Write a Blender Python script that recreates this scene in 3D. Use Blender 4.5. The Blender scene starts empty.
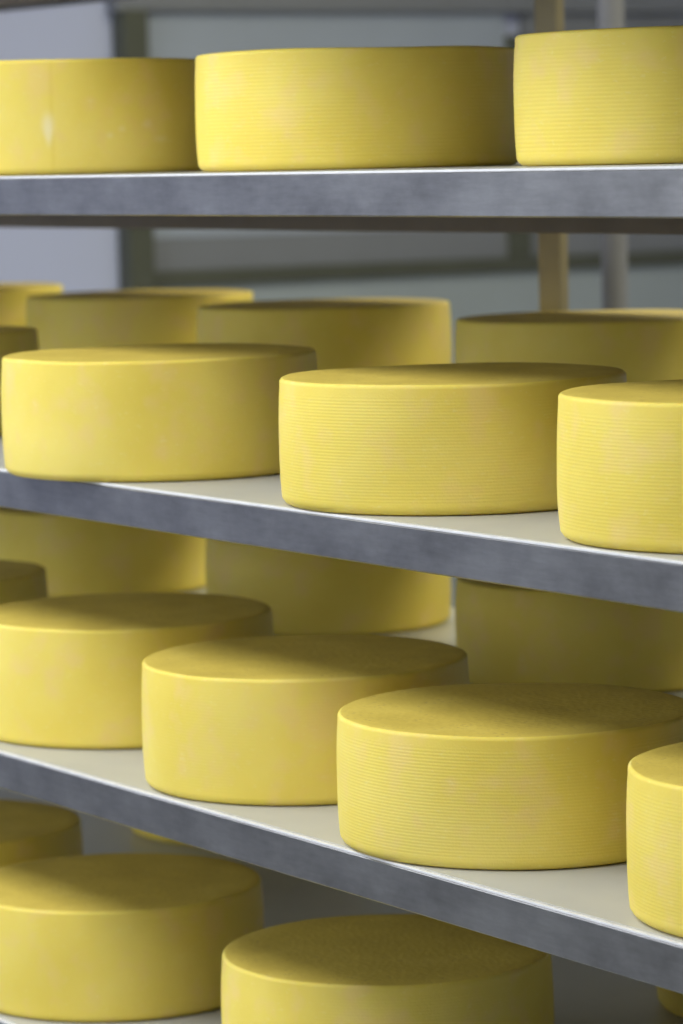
import bpy, math, random
from mathutils import Vector, Matrix, noise
col = bpy.context.scene.collection
FLOOR = 1.5          # eye level above the floor

# ------------------------------------------------------------------ helpers
def mesh_obj(name, verts, faces, mats, parent=None, smooth=False, midx=None):
    me = bpy.data.meshes.new(name)
    me.from_pydata(verts, [], faces)
    for m in (mats if isinstance(mats, (list, tuple)) else [mats]):
        me.materials.append(m)
    if midx:
        me.polygons.foreach_set('material_index', midx)
    if smooth:
        me.polygons.foreach_set('use_smooth', [True] * len(me.polygons))
    me.update()
    o = bpy.data.objects.new(name, me)
    col.objects.link(o)
    if parent:
        o.parent = parent
    return o

class MB:
    def __init__(s): s.v = []; s.f = []
    def box(s, x0, x1, y0, y1, z0, z1, c=0.0):
        """box, its edges chamfered by c"""
        n = len(s.v)
        if c <= 0:
            s.v += [(x, y, z) for z in (z0, z1) for y in (y0, y1) for x in (x0, x1)]
            s.f += [tuple(n + i for i in q) for q in ((0, 2, 3, 1), (4, 5, 7, 6), (0, 1, 5, 4), (2, 6, 7, 3), (0, 4, 6, 2), (1, 3, 7, 5))]
            return s
        import bmesh
        bm = bmesh.new()
        vs = [bm.verts.new((x, y, z)) for z in (z0, z1) for y in (y0, y1) for x in (x0, x1)]
        for q in ((0, 2, 3, 1), (4, 5, 7, 6), (0, 1, 5, 4), (2, 6, 7, 3), (0, 4, 6, 2), (1, 3, 7, 5)):
            bm.faces.new([vs[i] for i in q])
        bmesh.ops.bevel(bm, geom=bm.edges[:], offset=c, segments=2, affect='EDGES', profile=0.5)
        bm.verts.index_update()
        s.v += [tuple(v.co) for v in bm.verts]
        s.f += [tuple(n + v.index for v in f.verts) for f in bm.faces]
        bm.free()
        return s
    def cyl(s, x, y, z0, z1, r, seg=24):
        n = len(s.v)
        for z in (z0, z1):
            for i in range(seg):
                a = 2 * math.pi * i / seg
                s.v.append((x + r * math.cos(a), y + r * math.sin(a), z))
        for i in range(seg):
            j = (i + 1) % seg
            s.f.append((n + i, n + j, n + seg + j, n + seg + i))
        s.f.append(tuple(n + i for i in reversed(range(seg))))
        s.f.append(tuple(n + seg + i for i in range(seg)))
        return s
    def prism(s, prof, x0, x1):
        """profile in (y, z), counter-clockwise seen from +X, swept along X"""
        n = len(s.v); k = len(prof)
        for x in (x0, x1):
            s.v += [(x, y, z) for y, z in prof]
        for i in range(k):
            j = (i + 1) % k
            s.f.append((n + i, n + k + i, n + k + j, n + j))
        s.f.append(tuple(n + i for i in range(k)))
        s.f.append(tuple(n + k + i for i in reversed(range(k))))
        return s
    def build(s, name, mat, parent=None, smooth=False):
        o = mesh_obj(name, s.v, s.f, mat, parent, smooth)
        import bmesh
        bm = bmesh.new(); bm.from_mesh(o.data)
        bmesh.ops.recalc_face_normals(bm, faces=bm.faces[:])
        bm.to_mesh(o.data); bm.free()
        return o

def tag(o, label, cat, group=None):
    o['label'] = label; o['category'] = cat
    if group: o['group'] = group
    return o
def empty(name, loc=(0, 0, 0)):
    o = bpy.data.objects.new(name, None); col.objects.link(o); o.location = loc
    o.empty_display_size = .1
    return o
def structure(o): o['kind'] = 'structure'; return o

# ------------------------------------------------------------------ materials
def new_mat(name):
    m = bpy.data.materials.new(name); m.use_nodes = True
    nt = m.node_tree; b = nt.nodes['Principled BSDF']
    return m, nt, b
def N(nt, t, **kw):
    n = nt.nodes.new(t)
    for k, v in kw.items(): setattr(n, k, v)
    return n
def ramp(nt, stops):
    r = N(nt, 'ShaderNodeValToRGB'); e = r.color_ramp.elements
    e[0].position, e[0].color = stops[0][0], (*stops[0][1], 1)
    e[1].position, e[1].color = stops[-1][0], (*stops[-1][1], 1)
    for p, c in stops[1:-1]:
        x = e.new(p); x.color = (*c, 1)
    return r
def noise_tex(nt, scale, detail=4, rough=.55, vec=None, mapscale=None):
    n = N(nt, 'ShaderNodeTexNoise'); n.inputs['Scale'].default_value = scale
    n.inputs['Detail'].default_value = detail; n.inputs['Roughness'].default_value = rough
    if vec is not None:
        if mapscale:
            mp = N(nt, 'ShaderNodeMapping'); mp.inputs['Scale'].default_value = mapscale
            nt.links.new(vec, mp.inputs['Vector']); vec = mp.outputs['Vector']
        nt.links.new(vec, n.inputs['Vector'])
    return n
def mix(nt, fac, a, b, mode='MIX'):
    m = N(nt, 'ShaderNodeMix', data_type='RGBA', blend_type=mode)
    for s, v in ((m.inputs[0], fac), (m.inputs[6], a), (m.inputs[7], b)):
        if isinstance(v, bpy.types.NodeSocket): nt.links.new(v, s)
        elif isinstance(v, (int, float)): s.default_value = v
        else: s.default_value = (*v, 1)
    return m.outputs[2]
def bump(nt, b, height, strength, dist):
    n = N(nt, 'ShaderNodeBump'); n.inputs['Strength'].default_value = strength
    n.inputs['Distance'].default_value = dist
    nt.links.new(height, n.inputs['Height']); nt.links.new(n.outputs['Normal'], b.inputs['Normal'])

def cheese_side(marks=()):
    m, nt, b = new_mat('cheese_rind_side')
    tc = N(nt, 'ShaderNodeTexCoord').outputs['Object']
    big = noise_tex(nt, 9, 3, .5, tc)
    c1 = ramp(nt, [(.3, (.81, .635, .112)), (.5, (.84, .672, .136)), (.72, (.87, .71, .18))])
    nt.links.new(big.outputs['Fac'], c1.inputs['Fac'])
    # small pale and slightly ruddy flecks left by the mould cloth
    fl = noise_tex(nt, 120, 3, .6, tc, (1, 1, 2.2))
    fr = ramp(nt, [(.60, (0, 0, 0)), (.74, (1, 1, 1))]); nt.links.new(fl.outputs['Fac'], fr.inputs['Fac'])
    f2 = noise_tex(nt, 26, 2, .5, tc)
    f2r = ramp(nt, [(.52, (0, 0, 0)), (.70, (.55, .55, .55))]); nt.links.new(f2.outputs['Fac'], f2r.inputs['Fac'])
    c2 = mix(nt, f2r.outputs['Color'], c1.outputs['Color'], (.86, .64, .24))
    mul = N(nt, 'ShaderNodeMath', operation='MULTIPLY'); mul.inputs[1].default_value = .3
    nt.links.new(fr.outputs['Color'], mul.inputs[0])
    c3 = mix(nt, mul.outputs[0], c2, (.90, .78, .36))
    for (cx, cy, cz), (sx, sy, sz), strength, colr in marks:      # single smudges of their own shape
        mp = N(nt, 'ShaderNodeMapping', vector_type='TEXTURE')
        mp.inputs['Location'].default_value = (cx, cy, cz); mp.inputs['Scale'].default_value = (sx, sy, sz)
        nt.links.new(tc, mp.inputs['Vector'])
        ln = N(nt, 'ShaderNodeVectorMath', operation='LENGTH'); nt.links.new(mp.outputs['Vector'], ln.inputs[0])
        rg = ramp(nt, [(.0, (strength,) * 3), (1, (0, 0, 0))]); rg.color_ramp.interpolation = 'EASE'
        nt.links.new(ln.outputs['Value'], rg.inputs['Fac'])
        c3 = mix(nt, rg.outputs['Color'], c3, colr)
    nt.links.new(c3, b.inputs['Base Color'])
    b.inputs['Roughness'].default_value = .52
    b.inputs['Specular IOR Level'].default_value = .16
    b.inputs['Subsurface Weight'].default_value = .25; b.inputs['Subsurface Scale'].default_value = .012
    b.inputs['Subsurface Radius'].default_value = (1, .7, .15)
    fine = noise_tex(nt, 420, 2, .5, tc, (1, 1, .8))
    bump(nt, b, fine.outputs['Fac'], .25, .0006)
    return m
def cheese_top():
    m, nt, b = new_mat('cheese_rind_top')
    tc = N(nt, 'ShaderNodeTexCoord').outputs['Object']
    big = noise_tex(nt, 14, 4, .6, tc)
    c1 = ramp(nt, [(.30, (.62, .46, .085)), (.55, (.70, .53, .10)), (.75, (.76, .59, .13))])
    nt.links.new(big.outputs['Fac'], c1.inputs['Fac'])
    # brown pin-marks of the drying cloth
    vo = N(nt, 'ShaderNodeTexVoronoi'); vo.inputs['Scale'].default_value = 150
    nt.links.new(tc, vo.inputs['Vector'])
    vr = ramp(nt, [(.12, (1, 1, 1)), (.34, (0, 0, 0))]); nt.links.new(vo.outputs['Distance'], vr.inputs['Fac'])
    gate = noise_tex(nt, 30, 3, .6, tc)
    gr = ramp(nt, [(.45, (0, 0, 0)), (.62, (.6, .6, .6))]); nt.links.new(gate.outputs['Fac'], gr.inputs['Fac'])
    mm = N(nt, 'ShaderNodeMath', operation='MULTIPLY')
    nt.links.new(vr.outputs['Color'], mm.inputs[0]); nt.links.new(gr.outputs['Color'], mm.inputs[1])
    c2 = mix(nt, mm.outputs[0], c1.outputs['Color'], (.40, .26, .08))
    nt.links.new(c2, b.inputs['Base Color'])
    b.inputs['Roughness'].default_value = .55
    b.inputs['Specular IOR Level'].default_value = .15
    bump(nt, b, vo.outputs['Distance'], .35, .0012)
    return m
def metal():
    m, nt, b = new_mat('galvanised_steel')
    tc = N(nt, 'ShaderNodeTexCoord').outputs['Object']
    n1 = noise_tex(nt, 5, 5, .62, tc, (1.6, 1, 2.5))
    n2 = noise_tex(nt, 70, 4, .6, tc, (.35, 1, 2.2))
    c1 = ramp(nt, [(.34, (.18, .18, .192)), (.5, (.235, .236, .25)), (.68, (.295, .297, .313))])
    nt.links.new(n1.outputs['Fac'], c1.inputs['Fac'])
    r2 = ramp(nt, [(.3, (.9, .9, .9)), (.7, (1.08, 1.08, 1.08))]); nt.links.new(n2.outputs['Fac'], r2.inputs['Fac'])
    c2 = mix(nt, 1.0, c1.outputs['Color'], r2.outputs['Color'], 'MULTIPLY')
    # scattered pale nicks
    sp = noise_tex(nt, 95, 2, .5, tc)
    sr = ramp(nt, [(.76, (0, 0, 0)), (.80, (1, 1, 1))]); nt.links.new(sp.outputs['Fac'], sr.inputs['Fac'])
    c3 = mix(nt, sr.outputs['Color'], c2, (.5, .5, .52))
    nt.links.new(c3, b.inputs['Base Color'])
    b.inputs['Metallic'].default_value = .85
    rr = N(nt, 'ShaderNodeMapRange'); rr.inputs['To Min'].default_value = .30; rr.inputs['To Max'].default_value = .42
    nt.links.new(n1.outputs['Fac'], rr.inputs['Value']); nt.links.new(rr.outputs['Result'], b.inputs['Roughness'])
    bump(nt, b, n2.outputs['Fac'], .12, .001)
    return m
def plain(name, c, rough=.5, metal=0, var=.06, scale=6, bmp=0):
    m, nt, b = new_mat(name)
    tc = N(nt, 'ShaderNodeTexCoord').outputs['Object']
    n = noise_tex(nt, scale, 4, .55, tc)
    r = ramp(nt, [(.3, tuple(x * (1 - var) for x in c)), (.7, tuple(min(1, x * (1 + var)) for x in c))])
    nt.links.new(n.outputs['Fac'], r.inputs['Fac']); nt.links.new(r.outputs['Color'], b.inputs['Base Color'])
    b.inputs['Roughness'].default_value = rough; b.inputs['Metallic'].default_value = metal
    if bmp: bump(nt, b, n.outputs['Fac'], bmp, .002)
    return m
SIDE, TOP, METAL = cheese_side(), cheese_top(), metal()
PALE_MARK, SEAM = (.92, .84, .62), (.74, .56, .07)
SIDE_MARKED = cheese_side([((.146, -.094, .062), (.005, .005, .3), .3, SEAM),
                           ((.1438, -.0980, .056), (.012, .012, .021), .5, PALE_MARK),
                           ((.1438, -.0975, .045), (.007, .007, .02), .45, PALE_MARK),
                           ((.1705, -.034, .043), (.007, .007, .006), .22, PALE_MARK),
                           ((.1727, -.020, .050), (.008, .008, .006), .22, PALE_MARK),
                           ((.1722, .012, .055), (.010, .010, .008), .22, PALE_MARK),
                           ((.1715, .030, .038), (.012, .016, .007), .22, PALE_MARK)])
BOARD = plain('white_plastic_board', (.50, .50, .48), .38, var=.03, scale=14)
LIP = plain('steel_lip_highlight', (.78, .78, .82), .35, 0, .08, 40)  # lip is the same steel; its highlight is put into this pale colour
RAIL = plain('brown_tinted_rail', (.23, .19, .15), .6, 0, .12, 12)  # shade and bounce from the cheeses put into the brown colour
STEEL = plain('upright_steel', (.33, .28, .17), .45, .0, .08, 10)
PIPE = plain('grey_pipe', (.22, .22, .24), .5, .1, .05, 10)
WALL = plain('pale_blue_wall', (.47, .51, .74), .7, 0, .02, 2)
WALL_G = plain('grey_aisle_wall', (.40, .41, .43), .7, 0, .03, 2)
PANEL = plain('grey_panel', (.31, .35, .44), .6, 0, .04, 3)
PANEL_D = plain('dark_grey_panel', (.18, .19, .22), .6, 0, .05, 3)
PALE = plain('pale_green_panel', (.30, .34, .38), .6, 0, .04, 3)
FRAME = plain('dark_green_frame', (.07, .075, .055), .5, 0, .08, 6)
CEIL = plain('white_ceiling', (.78, .79, .80), .8, 0, .02, 2)
FLOORM = plain('grey_resin_floor', (.19, .19, .17), .4, 0, .12, 3, .1)

# ------------------------------------------------------------------ the cheeses
def cheese_mesh(name, Rmax, H, rib, seed, seg=224, NR=34):
    rnd = random.Random(seed)
    prof = []                                     # (r factor of Rmax as metres, z, on_top)
    rb, rt, edge = Rmax * .982, Rmax * .984, .0042
    def barrel(t): return Rmax - (Rmax * .016) * (abs(2 * t - 1) ** 2.4)
    prof += [(0.0, 0.0012), (Rmax * .55, .0010), (rb - .020, .0006), (rb - .010, 0.0), (rb - .005, .0008), (rb - .0015, .0030), (barrel(.055), .0068)]
    z0, z1 = .0095, H - .0105
    for i in range(NR):
        za = z0 + (z1 - z0) * i / NR; dz = (z1 - z0) / NR
        for q, d in ((.0, -1), (.22, .55), (.5, 1), (.78, .55)):
            z = za + dz * q
            fade = 1.0 if 1 <= i < NR - 1 else .45
            prof.append((barrel(z / H) + d * rib * .5 * fade, z))
    prof.append((barrel(z1 / H), z1))
    for k in range(0, 6):
        a = math.pi / 2 * k / 5
        prof.append((rt - edge + edge * math.cos(a) + .0008, H - edge + edge * math.sin(a)))
    ntop = len(prof)
    for f in (.93, .86, .72, .55, .36, .18):
        prof.append((Rmax * f, H + .0006 + .0010 * (1 - f)))
    prof.append((0.0, H + .0016))
    verts, faces, mi = [], [], []
    p1, p2 = rnd.random() * 6.28, rnd.random() * 6.28
    off = Vector((seed * 7.3, seed * 1.7, 0))
    idx = []
    for k, (r, z) in enumerate(prof):
        if r == 0.0:
            idx.append([len(verts)]); verts.append((0, 0, z)); continue
        row = []
        for i in range(seg):
            a = 2 * math.pi * i / seg
            ca, sa = math.cos(a), math.sin(a)
            w = .0008 * math.sin(2 * a + p1) + .0005 * math.sin(3 * a + p2)
            w += .0009 * noise.noise(Vector((ca * 2.2, sa * 2.2, z * 14)) + off)
            zz = z
            if z > H * .5:
                zz += .0011 * noise.noise(Vector((ca * r * 9, sa * r * 9, 3.0)) + off) * (z / H)
            rr = r + w * (r / Rmax)
            row.append(len(verts)); verts.append((rr * ca, rr * sa, zz))
        idx.append(row)
    for k in range(len(prof) - 1):
        A, B = idx[k], idx[k + 1]
        top = 1 if k >= ntop - 2 else 0
        for i in range(seg):
            j = (i + 1) % seg
            if len(A) == 1: faces.append((A[0], B[j], B[i]))
            elif len(B) == 1: faces.append((A[i], A[j], B[0]))
            else: faces.append((A[i], A[j], B[j], B[i]))
            mi.append(top)
    return verts, faces, mi

R0, H0 = .175, .1288
ZS = {0: .3074, 1: -.01423, 2: -.33762, 3: -.65799, 4: -.96966}      # shelf tops below eye level
ZS = {k: v + FLOOR for k, v in ZS.items()}
G = {'A': 'cheese wheels on the top visible shelf', 'F': 'front cheese wheels on the second shelf',
     'B': 'back cheese wheels on the second shelf', 'G': 'front cheese wheels on the third shelf',
     'K': 'back cheese wheels on the third shelf', 'H': 'front cheese wheels on the lowest shelf',
     'M': 'back cheese wheels on the lowest shelf'}
wheels = [
 ('A', 1, -3.7449, .1878, .0001, 0, .00004, 'smooth yellow cheese wheel with a pale smudge, leftmost on the top shelf'),
 ('A', 1, -3.2827, .2999, -.0041, .0007, .00026, 'ribbed yellow cheese wheel in the middle of the top shelf'),
 ('A', 1, -2.7903, .3713, -.0021, -.0018, .00026, 'bright ribbed cheese wheel at the right end of the top shelf'),
 ('F', 2, -4.16, .1614, -.001, -.0001, .0001, 'sliver of yellow cheese wheel at the left photo edge, front row, second shelf'),
 ('F', 2, -3.4335, .1315, -.0005, -.0018, .00004, 'smooth yellow cheese wheel at left in the front row of the second shelf'),
 ('F', 2, -2.9111, .1654, -.0053, -.0039, .00016, 'ribbed yellow cheese wheel at the centre front of the second shelf'),
 ('F', 2, -2.4531, .1781, -.0015, -.0002, .00017, 'bright ribbed cheese wheel at the right front end of the second shelf'),
 ('B', 2, -5.5398, .9251, .0005, 0, .00008, 'shadowed cheese wheel, leftmost in the back row of the second shelf'),
 ('B', 2, -4.8949, .9163, .0025, .0025, .00008, 'shadowed cheese wheel with bright right rim, second from left, second shelf back row'),
 ('B', 2, -4.2947, .8783, .0025, .0034, .00008, 'olive cheese wheel with bright right side, third from left, second shelf back row'),
 ('B', 2, -3.6805, .8972, -.0001, 0, .00008, 'olive cheese wheel before the brown upright, rightmost in the second shelf back row'),
 ('G', 3, -4.2498, .2089, .0001, 0, .0001, 'cheese wheel in the third shelf front row, only its right edge in view'),
 ('G', 3, -3.6578, .1993, .0075, .001, .00004, 'smooth yellow cheese wheel at left front of third shelf, cut by photo edge'),
 ('G', 3, -3.2216, .1786, .0023, -.0006, .00008, 'smooth-sided yellow cheese wheel in front row of third shelf, left of speckled ribbed wheel'),
 ('G', 3, -2.8110, .1652, -.0033, -.0008, .00017, 'ribbed cheese wheel with speckled brownish top, right of centre on the third shelf'),
 ('G', 3, -2.3622, .1804, .0016, .0003, .00017, 'ribbed cheese wheel cut by the right photo edge on the third shelf'),
 ('K', 3, -4.905, .843, 0, 0, .00008, 'dark cheese wheel in third shelf back row, behind its left front wheel'),
 ('K', 3, -4.3000, .8800, 0, -.0012, .00008, 'olive cheese wheel with bright right side in the third shelf back row'),
 ('K', 3, -3.6208, .8496, 0, .0001, .00008, 'dark olive cheese wheel, rightmost in the back row of the third shelf'),
 ('H', 4, -4.1365, .19, 0, 0, .0001, 'dark cheese wheel at left photo edge on lowest shelf, only right end showing'),
 ('H', 4, -3.6663, .1794, .0002, .0007, .00005, 'broad smooth cheese wheel with shaded top at left on the lowest shelf'),
 ('H', 4, -3.1658, .2379, .0006, .0024, .0001, 'cheese wheel with brown-specked top at the bottom centre, on the lowest shelf'),
 ('M', 4, -4.4567, .8327, 0, 0, .00008, 'dark cheese wheel sliver behind the broad left wheel of the lowest shelf'),
 ('M', 4, -3.1219, .7803, 0, 0, .00008, 'dark cheese wheel sliver in the bottom right photo corner, lowest shelf back row'),
]
for i, (g, s, x, y, dH, dR, rib, lab) in enumerate(wheels):
    v, f, mi = cheese_mesh('round_cheese', R0 + dR, H0 + dH, rib, i + 1, 224 if g not in 'BKM' else 128, 27 if g == 'A' else 34)
    o = mesh_obj('round_cheese', v, f, [SIDE if i else SIDE_MARKED, TOP], smooth=True, midx=mi)
    o.location = (x, y, ZS[s] + .0001)
    o.rotation_euler.z = i * 1.3
    tag(o, lab, 'cheese', G[g])

# ------------------------------------------------------------------ the rack
X0, X1, YD = -6.3, -1.3, 1.11
rack = empty('cheese_rack', (0, 0, 0))
tag(rack, 'steel rack with white shelf boards and grey front edges, carrying all the cheese wheels', 'rack')
UX = (-6.1, -4.1225, -2.86, -1.62)
def shelf(k):
    z = ZS[k]
    # the white board with its steel edges and rails
    e = MB().box(X0, X1, .0074, YD - .0074, -.022, 0, .0007).build('shelf_board', BOARD, rack)
    e.location.z = z
    fh, t = .0424, .003
    # front channel: face, soft upper edge, inward foot
    prof = [(.0015, -fh), (.0, -fh + .0015), (.0, -.0034), (.0008, -.0026), (.0016, -.0025), (.0060, -.0025), (.006, -t), (t, -t - .001),
            (t, -fh + t), (.022, -fh + t), (.022, -fh)]
    MB().prism(prof[::-1], X0, X1).build('front_edge', METAL, e)
    MB().box(X0, X1, .0007, .0054, -.0024, -.0001, .0004).build('edge_strip', LIP, e)
    MB().prism([(YD - y, zz) for y, zz in prof], X0, X1).build('rear_edge', METAL, e)
    # long rail carrying the middle of the board, short arms and brackets out to the uprights
    MB().box(X0 + .02, X1 - .02, .60, .630, -.079, -.0405, .002).build('support_rail', RAIL, e)
    for x in UX:
        MB().box(x - .02, x + .02, .024, 1.086, -.0395, -.0225, .001).build('cross_arm', STEEL, e)
        MB().box(x - .018, x + .018, 1.1085, 1.1465, -.038, -.006, .001).build('bracket', STEEL, e)
    for x in (UX[0], UX[-1]):
        MB().box(x - .018, x + .018, -.004, .001, -.038, -.006, .001).build('bracket', STEEL, e)
for k in ZS: shelf(k)
for x, y in [(x, 1.1455) for x in UX] + [(x, -.0185) for x in (UX[0], UX[-1])]:
    u = MB().box(x - .026, x + .026, y, y + .0155, .012, 2.75, .002).build('upright', STEEL, rack)
    MB().box(x - .045, x + .045, y - .027, y + .043, .0, .012, .002).build('foot', STEEL, u)

# ------------------------------------------------------------------ the room
XL, XR, YF, YB, ZC = -8.5, 2.5, -4.2, 5.6, 3.1
structure(MB().box(XL - .1, XR + .1, YF - .1, YB + .1, -.1, 0).build('floor', FLOORM))
structure(MB().box(XL - .1, XR + .1, YF - .1, YB + .1, ZC, ZC + .1).build('ceiling', CEIL))
structure(MB().box(XL - .1, XL, YF, YB, 0, ZC).build('wall_left', WALL))
structure(MB().box(XR, XR + .1, YF, YB, 0, ZC).build('wall_right', WALL))
structure(MB().box(XL - .1, XR + .1, YF - .1, YF, 0, ZC).build('wall_front', WALL_G))
structure(MB().box(XL - .1, XR + .1, YB, YB + .1, 0, ZC).build('wall_back', WALL))
# panelled partition on the end wall, seen out of focus over and under the top shelf
e = structure(empty('trim_1', (XL, 0, 0)))
MB().box(.0, .07, 2.845, 2.920, 0, FLOOR + .40, .004).build('frame_post', FRAME, e)
MB().box(.0, .06, 2.83, 5.5, FLOOR + .395, FLOOR + .60, .004).build('header_beam', PANEL_D, e)
MB().box(.0, .03, 2.905, 4.10, FLOOR - .21, FLOOR + .395, .002).build('upper_panel', PANEL, e)
MB().box(.0, .03, 2.905, 4.10, FLOOR - .30, FLOOR - .21, .002).build('middle_rail', PANEL_D, e)
MB().box(.0, .03, 2.905, 5.5, 0.0, FLOOR - .34, .002).build('lower_panel', PALE, e)
MB().box(.0, .05, 2.905, 5.5, FLOOR - .34, FLOOR - .30, .002).build('sill', FRAME, e)
MB().box(.0, .05, 4.10, 4.17, FLOOR - .30, FLOOR + .33, .004).build('dark_gap_strip', FRAME, e)  # solid strip for the doorway gap, its darkness put into the colour
MB().box(.0, .03, 4.17, 5.5, FLOOR - .30, FLOOR + .395, .002).build('side_panel', PANEL_D, e)
pc = MB().cyl(-5.096, 1.98, 0, ZC, .023).build('pipe_column', PIPE, smooth=False)
tag(pc, 'slim pale grey pipe standing behind the rack, right of the brown upright', 'pipe')

# ------------------------------------------------------------------ light
def area(name, loc, sx, sy, power, colr, rot=(0, 0, 0)):
    l = bpy.data.lights.new(name, 'AREA'); l.shape = 'RECTANGLE'; l.size = sx; l.size_y = sy
    l.energy = power; l.color = colr
    o = bpy.data.objects.new(name, l); col.objects.link(o); o.location = loc; o.rotation_euler = rot
    return o
for x in (-6.6, -4.5, -2.4):
    area('ceiling_light', (x, -1.5, ZC - .05), 1.9, 1.3, 38, (.96, .99, 1))
# added soft fill at the aisle wall opposite the rack, no known window
area('aisle_wall_fill', (-4.6, YF + .06, 2.1), 5.0, 1.3, 64, (.93, .98, 1), (math.radians(90), 0, 0))
for x in (-6.0, -3.6, -1.2):
    area('ceiling_light', (x, 2.9, ZC - .05), 1.8, 1.0, 42, (1, .95, .66))
w = bpy.data.worlds.new('World'); bpy.context.scene.world = w; w.use_nodes = True
w.node_tree.nodes['Background'].inputs[0].default_value = (.8, .85, 1, 1)
w.node_tree.nodes['Background'].inputs[1].default_value = .02

# ------------------------------------------------------------------ camera
f_px = 3591.06
cam = bpy.data.cameras.new('camera'); co = bpy.data.objects.new('camera', cam); col.objects.link(co)
cam.sensor_fit = 'VERTICAL'; cam.sensor_height = 36.0; cam.lens = f_px / 1024 * 36.0
cam.clip_start = .05; cam.clip_end = 60
fw = Vector((-0.84334556, 0.52823739, -0.09865867)); rt = Vector((0.53257344, 0.84608779, -0.02238265)); up = Vector((-0.07165054, 0.07141929, 0.99486958))
M = Matrix((rt, up, -fw)).transposed().to_4x4()
M.translation = Vector((0, -1.78916063, FLOOR))
co.matrix_world = M
cam.dof.use_dof = True; cam.dof.focus_distance = 3.28; cam.dof.aperture_fstop = 7.1
sc = bpy.context.scene
sc.camera = co
sc.view_settings.view_transform = 'Standard'; sc.view_settings.look = 'None'
sc.view_settings.gamma = 1; sc.view_settings.use_curve_mapping = False
sc.view_settings.exposure = 0.33
sc.cycles.max_bounces = 8; sc.cycles.diffuse_bounces = 6
